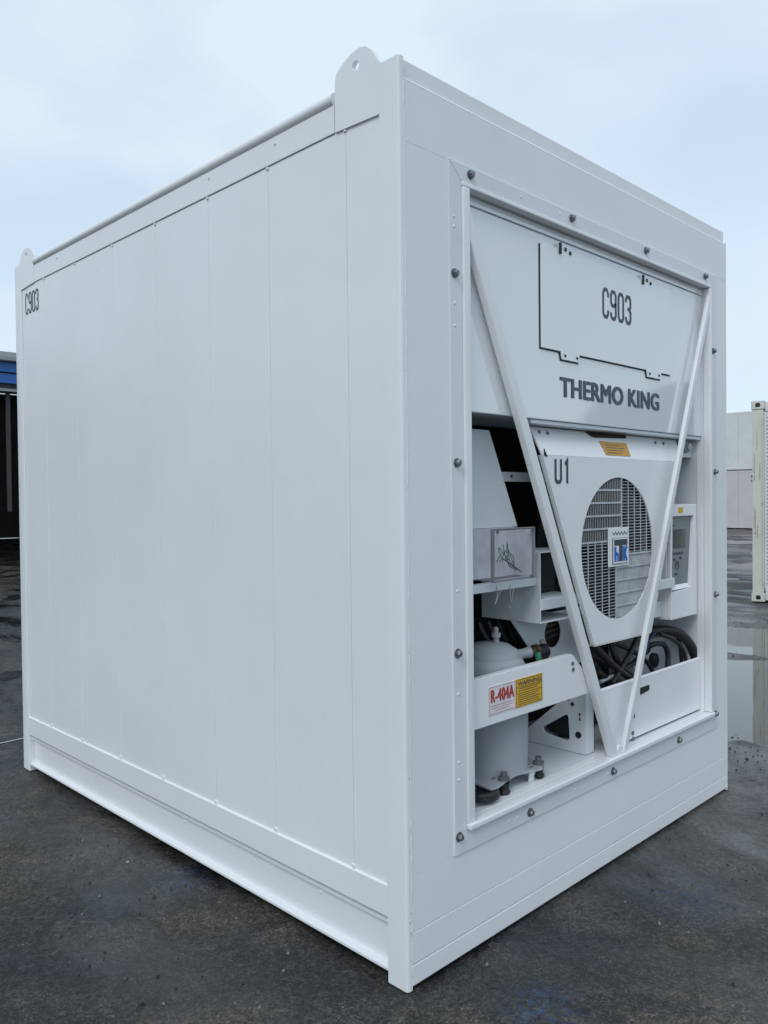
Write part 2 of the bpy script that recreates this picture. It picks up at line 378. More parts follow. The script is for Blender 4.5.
nt.links.new(math_n(nt, 'MAXIMUM', math_n(nt, 'SUBTRACT', rg.outputs[0], math_n(nt, 'MULTIPLY', wn2, 0.14)), 0.14), bs.inputs['Roughness'])
hsum = math_n(nt, 'ADD', math_n(nt, 'MULTIPLY', fine, 0.8), math_n(nt, 'ADD', math_n(nt, 'MULTIPLY', speck, 0.35), math_n(nt, 'MULTIPLY', mid, 1.6)))
hsum = math_n(nt, 'MULTIPLY', hsum, math_n(nt, 'SUBTRACT', 1.0, math_n(nt, 'MULTIPLY', film, 0.72)))
nt.links.new(bump(nt, hsum, 0.8, 0.008), bs.inputs['Normal'])
bs.inputs['Specular IOR Level'].default_value = 0.5
ground = MB().add(gv, gf).build('ground', gm); ground['kind'] = 'structure'
for p in ground.data.polygons: p.use_smooth = True

# rain water standing in the hollows
wm, nt, bs = new_mat('rain_water'); v = coords(nt)
bs.inputs['Base Color'].default_value = (0.10, 0.10, 0.095, 1); bs.inputs['Roughness'].default_value = 0.03; bs.inputs['IOR'].default_value = 1.33
bs.inputs['Specular IOR Level'].default_value = 0.8
nt.links.new(bump(nt, noise_n(nt, v, 3.0, 3), 0.04, 0.02), bs.inputs['Normal'])
water = MB().add([(2.6, -9, -0.0135), (80, -9, -0.0135), (80, 60, -0.0135), (2.6, 60, -0.0135)], [(0, 1, 2, 3)]).build('puddle_water', wm); water['kind'] = 'structure'

# thin white line painted across the slab behind the container
pm = paint('worn_line_paint', (0.45, 0.46, 0.48), 0.6, 0.2, 0.0, 0.8, (0.06, 0.06, 0.06))
pts = [(-9 + i * 0.25, 3.675 + 0.01 * math.sin(i)) for i in range(44)]
lm = MB(); lv = []
for x, y in pts: lv += [(x, y - .010, height(x, y - .010) + .004), (x, y + .010, height(x, y + .010) + .004)]
lm.add(lv, [(2 * i, 2 * i + 2, 2 * i + 3, 2 * i + 1) for i in range(len(pts) - 1)])
ln = lm.build('painted_line', pm); ln['kind'] = 'structure'

# loose grit
grit = MB()
def stone(x, y, s):
    z = height(x, y); a = random.random() * 6.28
    pv = [(s * random.uniform(.7, 1.2) * math.cos(a + k * 1.257), s * random.uniform(.7, 1.2) * math.sin(a + k * 1.257)) for k in range(5)]
    grit.add([(x + p, y + q, z - .001) for p, q in pv] + [(x + p * .55, y + q * .55, z + s * random.uniform(.5, .9)) for p, q in pv],
             [(k, (k + 1) % 5, 5 + (k + 1) % 5, 5 + k) for k in range(5)] + [(5, 6, 7, 8, 9)])
cnt = 0
while cnt < 9000:
    if cnt % 3: x, y = random.uniform(-1.6, 9), random.uniform(-1.6, 4)
    else: x, y = random.uniform(2.4, 9), random.uniform(-1.5, 4)
    if -0.02 < x < CW + .02 and -.02 < y < CL + .02: continue
    if noise.noise(Vector((x * 1.1, y * 1.1, 9))) < -0.12 and random.random() < .8: continue
    stone(x, y, 0.0020 + 0.0075 * random.random() ** 4 + (0.004 if x > 2.6 and random.random() < .3 else 0)); cnt += 1
gmat = plain('mixed_grit', (0.055, 0.052, 0.048), 0.7); gnt = gmat.node_tree
gnt.links.new(ramp(gnt, noise_n(gnt, coords(gnt), 23, 2), [(0.42, (0.02, 0.02, 0.02)), (0.55, (0.07, 0.066, 0.06)), (0.66, (0.30, 0.29, 0.28))]), gnt.nodes['Principled BSDF'].inputs['Base Color'])
go = grit.build('loose_grit', gmat); tag(go, 'loose dark grit scattered over the wet slab', 'grit', kind='stuff')

# ================================================================== hills far off (mirrored in the polished upper panel)
hv = []; NA, NR = 70, 10
for j in range(NR + 1):
    for i in range(NA + 1):
        az = R(-78 + 70 * i / NA); edge = smooth01((i - 30) / 24) * smooth01((NA - i) / 12)
        t = j / NR; rr = 420 + 500 * t
        ridge = (62 + 34 * noise.noise(Vector((i * .13, 2.2, 0))) + 16 * noise.noise(Vector((i * .42, 5.2, 0)))) * edge * (0.55 + 0.45 * smooth01((i - 30) / 22))
        hv.append((rr * math.cos(az), rr * math.sin(az), -1.0 + ridge * 1.35 * math.sin(math.pi * min(1, t * 1.15)) + 2 * noise.noise(Vector((i * .9, j * 1.3, 4)))))
hf = [(j * (NA + 1) + i, j * (NA + 1) + i + 1, (j + 1) * (NA + 1) + i + 1, (j + 1) * (NA + 1) + i) for j in range(NR) for i in range(NA)]
hills = MB().add(hv, hf).build('hills', plain('hill_scrub', (0.075, 0.085, 0.07), 0.9), smooth=60); hills['kind'] = 'structure'

# ================================================================== the refrigerated container
box = thing('refrigerated_container', 'large white refrigerated container with open cooling unit marked C903, on wet slab', 'container')
def bx(name, mat, *b, parent=box, bevel=0.003, seg=2):
    return MB().box(*b).build(name, mat, parent, bevel, seg)
PD = 0.007                                     # side panels sit this far behind the posts
seams = [0.087, 0.249, 0.672, 1.070, 1.487, 1.887, 2.298, 2.680, 2.985]
for side in (0, 1):
    X = (lambda a: a) if side == 0 else (lambda a: CW - a)
    def sb(mb, a0, a1, y0, y1, z0, z1): return mb.box(min(X(a0), X(a1)), max(X(a0), X(a1)), y0, y1, z0, z1)
    sb(MB(), 0.015, 0.075, 0.07, 3.0, 0.18, 2.86).build('side_backing', 'white', box)
    for a, b in zip(seams, seams[1:]):
        pn = sb(MB(), PD, 0.014, a + .0008, b - .0008, 0.29, 2.752).build('side_panel', 'white', box, 0.0011, 1)
        if b < 2.9:
            for z0, z1, w in ((0.3125, 0.326, .008), (2.742, 2.7515, .006)):
                sb(MB(), PD - .005, PD + .004, b - w, b + w, z0, z1).build('seam_tab', 'white', pn, 0.001, 1)
    # lower rail: lip, sloped underside, recessed web, foot flange
    prof = [(PD, .3120), (-.001, .3095), (-.002, .212), (.030, .176), (.030, .048), (.004, .042), (.004, .032), (.06, .032), (.06, .3120)]
    MB().prism([(X(a), z) for a, z in prof], lambda u, v, d: (u, d, v), 0.0855, 2.9865).build('bottom_rail', 'white', box, 0.0015, 2)
    for y in [.45, 1.35, 2.2]:
        MB().lathe([(.006, 0), (.006, .004)] if side else [(.006, -.004), (.006, 0)], (X(.030), y, .155), 8, 'x').build('rivet', 'white', box)
    # upper rail: plate with a rolled tube along the top
    tr = sb(MB(), 0.002, 0.03, 0.30, 2.805, 2.754, 2.846).build('top_rail', 'white', box, 0.002, 2)
    MB().tube([(X(.014), .303, 2.868), (X(.014), 2.80, 2.868)], 0.023, 14).build('rail_tube', 'white', tr, smooth=40)
    for y in [.62, 1.05, 2.5]:
        MB().lathe([(.006, 0), (.005, .004)] if side else [(.005, -.004), (.006, 0)], (X(.002), y, 2.82), 8, 'x').build('rivet', 'white', tr)
    # corner posts
    rc = .011; pr = [(X(.0225), .085), (X(0), .085)] + [(X(rc - rc * math.cos(R(a))), rc - rc * math.sin(R(a))) for a in range(0, 91, 15)] + [(X(.0225), 0)]
    MB().prism(pr, XY, 0.0, CH if side == 0 else 2.84).build('corner_post', 'white', box, smooth=50)
    pr = round_poly([(X(0), 2.987), (X(0), CL), (X(.07), CL), (X(.07), 2.987)], .007, 3)
    MB().prism(pr, XY, 0.0, CH - .01).build('corner_post', 'white', box, smooth=50)
    # lifting lugs with an eye
    lug1 = [(.0850, 2.742), (.292, 2.752), (.292, 2.915), (.283, 2.941), (.250, 2.962), (.212, 2.978), (.175, 2.983), (.145, 2.977), (.118, 2.955), (.098, 2.925), (.0850, 2.906)]
    MB().plate_hole(lug1, arc(.190, 2.932, .017, n=20), YZ, X(-.0002), X(.016)).build('lifting_lug', 'white', box)
    lug2 = [(CL + .002 - a * 0.98, z) for a, z in [(.078, 2.742), (.28, 2.752), (.28, 2.90), (.268, 2.925), (.235, 2.948), (.18, 2.962), (.13, 2.955), (.098, 2.93), (.078, 2.892)]]
    MB().plate_hole(lug2, arc(CL - .175, 2.924, .016, n=20), YZ, X(-.0002), X(.016)).build('lifting_lug', 'white', box)
bx('roof', 'white', 0.06, CW - .06, 0.05, CL - .03, 2.78, 2.855)
bx('rear_wall', 'white', 0.0725, CW - .0725, CL - .06, CL - .004, 0.06, 2.86)
bx('floor_pan', 'dark', 0.085, CW - .085, 0.08, CL - .07, 0.05, 0.17)

# front end frame: plates with fine joints
Y0, Y1 = 0.0006, 0.05
XA, XB = 0.0226, CW - 0.0226
OX0, OX1, OZ0, OZ1 = 0.285, 2.235, 0.44, 2.58   # opening in the plates
bx('front_plate', 'white', XA, OX0, Y0, Y1, 0.3555, 2.6405, bevel=.0008)
bx('front_plate', 'white', OX1, XB, Y0, Y1, 0.3555, 2.6405, bevel=.0008)
bx('front_plate', 'white', OX0 + .001, OX1 - .001, Y0, Y1, OZ1, 2.6405, bevel=.0008)
bx('front_plate', 'white', OX0 + .001, OX1 - .001, Y0, Y1, 0.3555, OZ0, bevel=.0015)
bx('header_plate', 'white', XA, XB, Y0, Y1, 2.6410, 2.829, bevel=.0008)
MB().prism([(0.0, 2.8295), (.012, 2.842), (.012, CH), (.06, CH), (.06, 2.8295)], lambda u, v, d: (d, u, v), 0.0228, CW - .014).build('header_beam', 'white', box, 0.0015, 2)
bx('sill_plate', 'white', XA, XB, Y0, Y1, 0.180, 0.3550, bevel=.0008)
bx('sill_plate', 'white', XA, XB, Y0 - .001, Y1, 0.079, 0.178, bevel=.002)
bx('front_bottom_rail', 'white', XA, XB, Y0 - .0018, .06, 0.012, 0.0765, bevel=.003)

wb_ = MB(); rw = random.Random(5)
wb_.tube([(.0235 + rw.uniform(-.001, .001), .0012 + rw.uniform(-.0006, .0006), .02 + 2.8 * i / 180) for i in range(181)], [rw.uniform(.0016, .0034) for i in range(181)], 6)
wb_.build('weld_bead', 'white', box, smooth=60)
for k in range(11):
    z = rw.choice([rw.uniform(.03, .4), rw.uniform(.4, 2.7)]); x = rw.uniform(.012, .022); a, b = rw.uniform(.001, .0025), rw.uniform(.002, .008)
    MB().prism([(x, z), (x + a, z + b * .3), (x + a * .6, z + b), (x - a * .5, z + b * .7)], XZ, -.0006, .0004).build('paint_chip', 'bolt', box)
# --- flange and lip of the unit
fr = MB().plate_hole([(OX0 - .02, OZ0 - .02), (OX1 + .02, OZ0 - .02), (OX1 + .02, OZ1 + .02), (OX0 - .02, OZ1 + .02)], [(.3255, .449), (2.2035, .449), (2.2035, 2.568), (.3255, 2.568)], XZ, .0245, .060).build('unit_frame', 'white', box, .001, 1)
FO = (.226, 2.286, .3565, 2.643); FI = (.288, 2.226, .428, 2.586)
for q in ([(FO[0], FO[2]), (FI[0], FI[2]), (FI[0], FI[3]), (FO[0], FO[3])], [(FO[1], FO[2]), (FO[1], FO[3]), (FI[1], FI[3]), (FI[1], FI[2])],
          [(FO[0], FO[3]), (FI[0], FI[3]), (FI[1], FI[3]), (FO[1], FO[3])], [(FO[0], FO[2]), (FO[1], FO[2]), (FI[1], FI[2]), (FI[0], FI[2])]):
    c = (sum(p[0] for p in q) / 4, sum(p[1] for p in q) / 4)
    MB().prism([(c[0] + (p[0] - c[0]) * .9995, c[1] + (p[1] - c[1]) * .999) for p in q], XZ, -.006, .0025).build('flange', 'flange', fr, .001, 1)
LI = (.324, 2.205, .447, 2.570)
for b in ((FI[0] + .001, LI[0], -.014, .024, FI[2] + .022, FI[3] - .018), (LI[1], FI[1] - .001, -.014, .024, FI[2] + .022, FI[3] - .018),
          (FI[0] + .001, FI[1] - .001, -.011, .024, LI[3], FI[3] - .001), (FI[0] + .001, FI[1] - .001, -.024, .024, FI[2] + .001, LI[2] + .002)):
    MB().box(*b).build('opening_lip', 'white', fr, .004, 3, smooth=40)
bolt = MB().lathe([(.016, .0), (.016, -.003), (.0135, -.003)], (0, 0, 0), 16, 'y')
bolt.lathe([(.0115, -.003), (.0115, -.013), (.009, -.016)], (0, 0, 0), 6, 'y')
first = None
for x, z in [(.335, 2.618), (.955, 2.619), (1.553, 2.618), (2.160, 2.617), (.249, 2.275), (.252, 1.655), (.247, 1.027), (.246, .418), (.648, .386), (1.244, .390), (1.853, .388), (2.262, .432), (2.252, 2.262), (2.268, 1.656), (2.268, 1.037)]:
    if first is None:
        first = bolt.build('bolt', 'bolt', fr, smooth=40); first.location = (x, -.006, z)
    else:
        copy_of(first, fr, (x, -.006, z))
# pale filler dabs on the flange
for i in range(22):
    x, z = random.choice([(.249, random.uniform(.5, 2.5)), (random.uniform(.5, 2.1), 2.618), (random.uniform(.4, 2.2), .388)])
    MB().lathe([(.006, .0), (.005, -.0012)], (x, -.0061, z), 10, 'y').build('filler_dab', 'white', fr, smooth=60)

# --- compartment shell
cp = MB(); cp.box(.29, .3055, .062, .56, .44, 1.84); cp.box(2.2055, 2.22, .062, .56, .44, 1.84); cp.box(.306, 2.205, .0615, .56, .430, .447)
comp = cp.build('machine_compartment', 'inner', box, .001, 1)
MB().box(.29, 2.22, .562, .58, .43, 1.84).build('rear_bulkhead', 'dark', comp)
MB().box(.306, 2.204, .0615, .56, 1.842, 1.86).build('compartment_ceiling', 'inner', comp)
coil = MB().box(.306, 1.30, .40, .44, 1.14, 1.838)
for i in range(70): coil.box(.31 + i * .014, .3125 + i * .014, .386, .3995, 1.145, 1.835)
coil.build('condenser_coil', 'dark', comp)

# --- upper evaporator panel with hatch and lettering
up = MB().box(.327, 2.2025, .030, .060, 1.833, 2.534).build('upper_panel', 'panel', box, .004, 2)
MB().box(.327, 2.2025, .027, .060, 2.5365, 2.567).build('panel_cap', 'panel', up, .002, 1)
MB().box(.735, 2.199, .036, .095, 1.816, 1.8315).build('drip_edge', 'inner', up, .003, 2)
HX0, HX1, HZ0, HZ1 = .787, 1.846, 2.104, 2.500
def tabbed(e, top=2.500):
    return [(HX0 - e, HZ0 - e), (.918 - e, HZ0 - e), (.926 - e, HZ0 - .030 - e), (1.046 + e, HZ0 - .030 - e), (1.054 + e, HZ0 - e), (1.612 - e, HZ0 - e), (1.620 - e, HZ0 - .030 - e), (1.745 + e, HZ0 - .030 - e), (1.753 + e, HZ0 - e), (HX1, HZ0 - e), (HX1, top), (HX0 - e, top)]
MB().prism(tabbed(.0048, 2.494), XZ, .0295, .0270).build('hatch_gasket', 'black', up)
ht = MB().prism(tabbed(0), XZ, .0268, .0220).build('access_hatch', 'panel', up, .001, 1)
for x in (.947, 1.033, 1.64, 1.728):
    MB().lathe([(.0055, 0), (.0055, -.003)], (x, .0219, HZ0 - .014), 10, 'y').build('screw', 'black', ht)
for x in (.915, 1.578):
    MB().box(x - .006, x + .004, .0150, .0218, 2.480, 2.522).build('hatch_hinge', 'black', ht)
    for a, z in ((.032, 2.498), (.066, 2.490)): MB().box(x + a, x + a + .012, .018, .0218, z, z + .013).build('hinge_screw', 'black', ht)
strokes('C903', 1.228, 1.480, 2.289, 2.402, .0145, XZ, .0213).build('lettering', 'ink', ht)
bold_text('THERMO KING', .919, 1.745, 1.930, 2.008, .0288, .0058, 1.04).build('lettering', 'inkg', up)

# --- V brace
def clip(poly, x0, x1, z0, z1):
    for ax, lim, sg in ((0, x0, 1), (0, x1, -1), (1, z0, 1), (1, z1, -1)):
        out = []
        for i in range(len(poly)):
            a, b = poly[i - 1], poly[i]; da, db = sg * (a[ax] - lim), sg * (b[ax] - lim)
            if (da >= 0) != (db >= 0):
                t = da / (da - db); out.append((a[0] + (b[0] - a[0]) * t, a[1] + (b[1] - a[1]) * t))
            if db >= 0: out.append(b)
        poly = out
    return poly
def brace(x0, z0, x1, z1, y0, w, d):
    v = Vector((x1 - x0, 0, z1 - z0)).normalized(); n = Vector((v.z, 0, -v.x)) * (w / 2); v = v * .15
    x0, z0, x1, z1 = x0 - v.x, z0 - v.z, x1 + v.x, z1 + v.z
    pts = clip([(x0 + n.x, z0 + n.z), (x0 - n.x, z0 - n.z), (x1 - n.x, z1 - n.z), (x1 + n.x, z1 + n.z)], .3248, 2.2042, .4498, 2.5692)
    return MB().prism(pts, XZ, y0, y0 + d).build('diagonal_brace', 'white', box, .005, 3, smooth=40)
brace(.328, 2.452, 1.256, .458, -.012, .044, .030)
brace(2.230, 2.556, 1.343, .459, -.0125, .034, .020)
MB().prism([(1.262, .4502), (1.340, .4502), (1.318, .485), (1.290, .485)], XZ, -.010, .012).build('brace_foot', 'white', box, .003, 2)

# --- fan shroud
FC, FR = (1.400, 1.314), 0.306
def sh3(u, v, d): return (u, d + .018 * (v - .92) / .78 * 0, v)
sm = MB(); outer = [(1.190, .918), (1.690, .912), (2.005, 1.700), (.822, 1.700)]
sm.plate_hole(outer, arc(*FC, FR, n=72), XZ, .045, .052, c=FC)
# returned side edges and sloping top
for a, b in ((outer[0], outer[3]), (outer[1], outer[2])):
    sm.prism([(a[0] - .004, a[1]), (a[0] + .004, a[1]), (b[0] + .004, b[1]), (b[0] - .004, b[1])], XZ, .0525, .062)
sm.prism([(1.194, .912), (1.686, .9065), (1.686, .911), (1.194, .9165)], XZ, .046, .085)
shroud = sm.build('fan_shroud', 'white', box)
tp = [(.822, 1.7012, .045), (2.005, 1.7012, .045), (2.035, 1.812, .088), (.800, 1.812, .088)]
tm = MB(); tm.add(tp + [(a, b, c) for a, c, b in [(p[0], p[1] - .004, p[2] + .008) for p in tp]], [(0, 1, 2, 3), (7, 6, 5, 4), (0, 4, 5, 1), (1, 5, 6, 2), (2, 6, 7, 3), (3, 7, 4, 0)])
tm.v = [(x, z, y) for x, y, z in tm.v[:4]] + [(p[0], p[2] + .007, p[1] - .004) for p in tp]
tm.build('shroud_top', 'white', shroud, .001, 1)
hs = round_poly([(1.190, 1.811), (1.545, 1.811), (1.53, 1.796), (1.24, 1.788)], .012, 3)
def slope3(u, v, d): return (u, .045 + (v - 1.7012) / (1.812 - 1.7012) * .043 + d, v)
MB().prism(hs, slope3, -.0025, -.0008).build('hand_slot', 'black', shroud)
MB().prism([(1.285, 1.774), (1.512, 1.774), (1.512, 1.715), (1.302, 1.715)], slope3, -.0030, -.0012).build('amber_label', 'orange', shroud)
lb = MB()
for i in range(4): lb.ribbon([(1.32, 1.726 + i * .011), (1.32 + random.uniform(.12, .17), 1.726 + i * .011)], .003, slope3, -.0036)
lb.build('label_print', 'ink', shroud)
for x, z in ((.85, 1.792), (.905, 1.790), (1.80, 1.788), (1.88, 1.788)):
    MB().lathe([(.007, 0), (.007, -.006)], (x, slope3(x, z, 0)[1], z), 8, 'y').build('screw', 'bolt', shroud)
MB().prism([(.828, 1.725), (.832, 1.700), (.850, 1.694)], XZ, .0405, .0445).build('clip', 'black', shroud)
strokes('U1', .900, 1.02, 1.597, 1.682, .0145, XZ, .0437).build('lettering', 'ink', shroud)

# louvre grille: four quadrants turned about the badge
UX, LX, LZ, RZ = 1.430, 1.372, 1.343, 1.288
def chord(c, p, r=FR):
    k = r * r - (p - c) ** 2; return math.sqrt(k) if k > 0 else 0
def vfins(x0, x1, z0, z1, depth, nm, ang=0.0):
    y_f = .0485; fw = .0007 if ang == 0 else .0011
    g = MB(); n = 5; bh = (z1 - z0) / n
    for i in range(n):
        a, b = z0 + i * bh, z0 + (i + 1) * bh
        x = x0 + .007
        while x < x1 - .003:
            h = chord(FC[0], x); lo, hi = max(a + .004, FC[1] - h), min(b - .004, FC[1] + h)
            if hi - lo > .004:
                dx = depth * math.tan(ang)
                g.prism([(x - fw, y_f), (x + fw, y_f), (x + fw + dx, y_f + depth), (x - fw + dx, y_f + depth)], lambda u, v, d: (u, v, d), lo, hi)
            x += .0140
        for zz in ((a, b) if i == n - 1 else (a,)):
            h = chord(FC[1], zz); lo, hi = max(x0 + .0032, FC[0] - h), min(x1 - .0032, FC[0] + h)
            if hi > lo: g.box(lo, hi, .0470, .050, zz - .0038, zz + .0038)
    for xx in (x0, x1):
        h = chord(FC[0], xx)
        if h > .02: g.box(xx - .003, xx + .003, .0465, .051, max(z0, FC[1] - h), min(z1, FC[1] + h))
    o = g.build('louvre_quadrant', 'fins', shroud); o['kind'] = 'stuff'
def hslats(x0, x1, z0, z1):
    g = MB(); n = 5; cw = (x1 - x0) / n
    for i in range(n + 1):
        x = x0 + i * cw; h = chord(FC[0], x)
        if h > .01:
            lo, hi = max(z0, FC[1] - h), min(z1, FC[1] + h)
            if hi > lo: g.box(x - .0019, x + .0019, .0465, .049, lo, hi)
    z = z0 + .006
    while z < z1:
        h = chord(FC[1], z); lo, hi = max(x0, FC[0] - h), min(x1, FC[0] + h)
        if hi - lo > .01: g.box(lo, hi, .0475, .0495, z - .0012, z + .0012)
        z += .0134
    o = g.build('louvre_quadrant', 'fins', shroud); o['kind'] = 'stuff'
vfins(FC[0] - FR, UX - .004, LZ + .004, FC[1] + FR, .0020, 'a')
hslats(UX, FC[0] + FR, RZ, FC[1] + FR)
hslats(FC[0] - FR, LX, FC[1] - FR, LZ)
vfins(LX + .004, FC[0] + FR, FC[1] - FR, RZ - .004, .0065, 'd', R(-15))
MB().plate_hole(arc(*FC, FR + .012, n=72), arc(*FC, FR - .003, n=72), XZ, .0525, .075, c=FC).build('fan_ring', 'dark', shroud, smooth=40)
fan = MB(); fan.lathe([(.07, 0), (.07, -.05), (.06, -.055)], (FC[0], .21, FC[1]), 20, 'y')
for k in range(5):
    a0 = R(72 * k)
    vsb = []
    for t in range(7):
        rr = .06 + .23 * t / 6
        for s_, yy in ((-.5, .20), (.5, .15)):
            a = a0 + s_ * (1.0 - .35 * t / 6) + .25 * t / 6; vsb.append((FC[0] + rr * math.cos(a), yy, FC[1] + rr * math.sin(a)))
    fan.add(vsb, [(2 * t, 2 * t + 1, 2 * t + 3, 2 * t + 2) for t in range(6)])
fan.build('fan', 'black', shroud, smooth=50)
MB().prism(arc(*FC, FR + .03, n=40), XZ, .235, .245).build('fan_back_plate', 'dark', shroud)

# badge with the emblem
bd = MB().box(1.316, 1.490, .040, .0445, 1.236, 1.404).build('badge_plate', 'white', shroud, .001, 1)
MB().prism(round_poly([(1.346, 1.246), (1.4765, 1.246), (1.4765, 1.3585), (1.346, 1.3585)], .006, 3), XZ, .0395, .0375).build('emblem_edge', 'ink', bd)
MB().prism(round_poly([(1.349, 1.249), (1.475, 1.249), (1.475, 1.357), (1.349, 1.357)], .005, 3), XZ, .0374, .0365).build('emblem_field', 'white', bd)
MB().ribbon([(1.348 + i * .0128, 1.372 if i % 2 else 1.385) for i in range(11)], .0045, XZ, .0392).build('emblem_zigzag', 'ink', bd)
em = MB(); em.prism([(1.356, 1.326), (1.468, 1.326), (1.468, 1.352), (1.356, 1.352)], XZ, .0361, .0358); em.prism([(1.397, 1.257), (1.427, 1.257), (1.427, 1.3257), (1.397, 1.3257)], XZ, .0361, .0358)
em.build('emblem_letter', 'ink', bd)
eh = MB(); eh.ribbon([(1.365, 1.257), (1.365, 1.322)], .018, XZ, .0358); eh.ribbon([(1.368, 1.284), (1.378, 1.292), (1.387, 1.286), (1.387, 1.257)], .014, XZ, .0356)
eh.build('emblem_letter', 'blue', bd)
ek = MB(); ek.ribbon([(1.438, 1.257), (1.438, 1.322)], .018, XZ, .0358); ek.ribbon([(1.463, 1.322), (1.446, 1.291), (1.463, 1.257)], .016, XZ, .0356)
ek.build('emblem_letter', 'blue', bd)

bd.location.x = -.014
# --- left bay
MB().prism([(.306, 1.792), (.628, 1.792), (.803, 1.425), (.306, 1.425)], XZ, .150, .156).build('tapered_guard', 'inner', box, .002, 2)
cb = MB(); cb.box(.70, 1.25, .200, .235, 1.602, 1.640); cbo = cb.build('cross_bar', 'inner', box, .003, 2)
p = P(511, 476, .2); MB().lathe([(.006, 0), (.006, -.005)], (p.x, .2, p.z), 8, 'y').build('screw', 'bolt', cbo)
# clear junction box
jb = MB().box(.512, .768, .145, .152, 1.238, 1.424).build('junction_box', 'label', box)
MB().box(.7655, .7685, .0585, .1445, 1.239, 1.423).build('box_side', 'label', jb)
cv = MB(); A0, A1, B0, B1, Z0, Z1 = .512, .765, .050, .144, 1.2385, 1.4235
cv.add([(x, y, z) for z in (Z0, Z1) for y in (B0, B1) for x in (A0, A1)], [(0, 2, 3, 1), (4, 5, 7, 6), (0, 1, 5, 4), (1, 3, 7, 5), (2, 0, 4, 6)])
cv.build('clear_cover', 'clear', jb)
gk = MB()
for a in (.509, .763): gk.box(a, a + .0075, .045, .058, 1.235, 1.427)
gk.box(.5195, .7605, .045, .058, 1.420, 1.427); gk.box(.5195, .7605, .045, .058, 1.235, 1.244)
gk.build('cover_edge', plain('grey_violet_gasket', (0.24, 0.24, 0.27), 0.5), jb, .002, 1)
gk2 = MB(); gk2.box(.5105, .5145, .0425, .0435, 1.236, 1.426); gk2.box(.5105, .768, .0425, .0435, 1.2345, 1.2375); gk2.box(.5105, .768, .0425, .0435, 1.4235, 1.4265)
gk2.build('cover_seal', 'keypad', jb)
for k in range(5):
    ps = [(.60 + .02 * k, .10, 1.30), (.62 + .03 * math.sin(k * 2.1), .085, 1.335 + .010 * k), (.67 + .015 * math.cos(k), .09, 1.32 - .008 * k), (.72 + .006 * k, .105, 1.262)]
    MB().tube(catmull(ps, 6), .0018, 6).build('wire', 'green' if k % 2 == 0 else 'keypad', jb, smooth=60)
MB().tube([(.615, .085, 1.315), (.735, .085, 1.256)], .0022, 6).build('wire', 'black', jb)
for x in (.53, .74):
    MB().lathe([(.006, 0), (.006, -.004)], (x, .0424, 1.244 if x > .6 else 1.415), 8, 'y').build('screw', 'bolt', jb)
rail = MB().box(.306, .835, .085, .125, 1.196, 1.226).build('shelf_rail', 'inner', box, .003, 2)
for k, x in enumerate((.58, .66)):
    MB().tube(catmull([(x, .084, 1.215), (x - .012, .074, 1.18), (x + .02 * k - .02, .078, 1.15), (x + .025, .086, 1.195)], 6), .0018, 5).build('cable_tie', 'cast', rail)
# supply duct bracket
db = MB(); db.box(.838, .842, .070, .360, 1.046, 1.325); db.box(.8425, 1.12, .070, .36, 1.321, 1.325); db.box(.8425, 1.12, .070, .36, 1.046, 1.050); db.box(.8425, 1.12, .068, .20, 1.098, 1.140)
duct = db.build('duct_bracket', 'inner', box, .0015, 1)
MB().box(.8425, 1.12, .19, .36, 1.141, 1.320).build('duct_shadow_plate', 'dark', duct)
p = P(512, 610, .2); MB().lathe([(.005, 0), (.005, -.004)], (.838, .22, 1.10), 8, 'x').build('screw', 'label', duct)
# plate with round port
pc = P(553, 633, .22)
hp = MB().plate_hole([(pc.x - .30, pc.z + .09), (pc.x - .06, pc.z - .16), (pc.x + .22, pc.z - .16), (pc.x + .22, pc.z + .09)], arc(pc.x, pc.z, .062, n=28), XZ, .22, .226).build('port_plate', 'inner', box, .001, 1)
MB().prism(arc(pc.x, pc.z, .075, n=28), XZ, .24, .25).build('port_mesh', 'dark', hp)
for k in (-1, 0, 1): MB().tube([(pc.x - .06, .235, pc.z + .024 * k), (pc.x + .06, .235, pc.z + .024 * k + .012)], .004, 6).build('port_bar', 'brass', hp)

# compressor with feet
CX, CY = .695, .205
cm = MB().lathe([(.125, .04), (.140, .05), (.142, .20), (.142, .40), (.136, .445), (.120, .475), (.115, .478), (.110, .50), (.07, .525), (.03, .533), (.0, .534)], (CX, CY, .447), 40).build('compressor', 'cast', box, smooth=35)
MB().lathe([(.012, 0), (.012, .02), (.018, .022), (.018, .038), (.010, .04), (.010, .058), (.004, .062)], (CX + .01, CY - .02, .978), 12).build('service_valve', 'cast', cm, smooth=40)
ft = MB().plate_hole(round_poly([(CX - .21, CY - .17), (CX - .02, CY - .13), (CX + .12, CY - .17), (CX + .21, CY + .02), (CX + .12, CY + .19), (CX - .16, CY + .19)], .03), arc(CX, CY, .12, n=24), XY, .492, .500).build('compressor_foot', 'cast', cm, .002, 1)
for x, y in ((CX + .135, CY - .125), (CX - .10, CY - .135), (CX + .165, CY + .03)):
    MB().lathe([(.022, .0), (.022, .010), (.013, .012), (.013, .028), (.005, .029)], (x, y, .501), 12).build('foot_bolt', 'bolt', cm, smooth=40)
    MB().lathe([(.018, .447), (.024, .458), (.018, .470), (.022, .490)], (x, y, 0), 14).build('rubber_mount', 'black', cm, smooth=50)
for px, py in ((498, 793), (536, 781)):
    g = G(px, py, .45)
    MB().prism([(0, .447), (.030, .447), (.034, .500), (.006, .500)], lambda u, v, d, g=g: (g.x - .02 + u, g.y + .02 + d, v), -.004, .004).build('foot_tab', 'white', cm, .001, 1)
    MB().prism([(.045, .447), (.060, .447), (.052, .492), (.040, .498)], lambda u, v, d, g=g: (g.x - .02 + u, g.y + .025 + d, v), -.003, .003).build('foot_tab', 'white', cm, .001, 1)
rolls = MB()
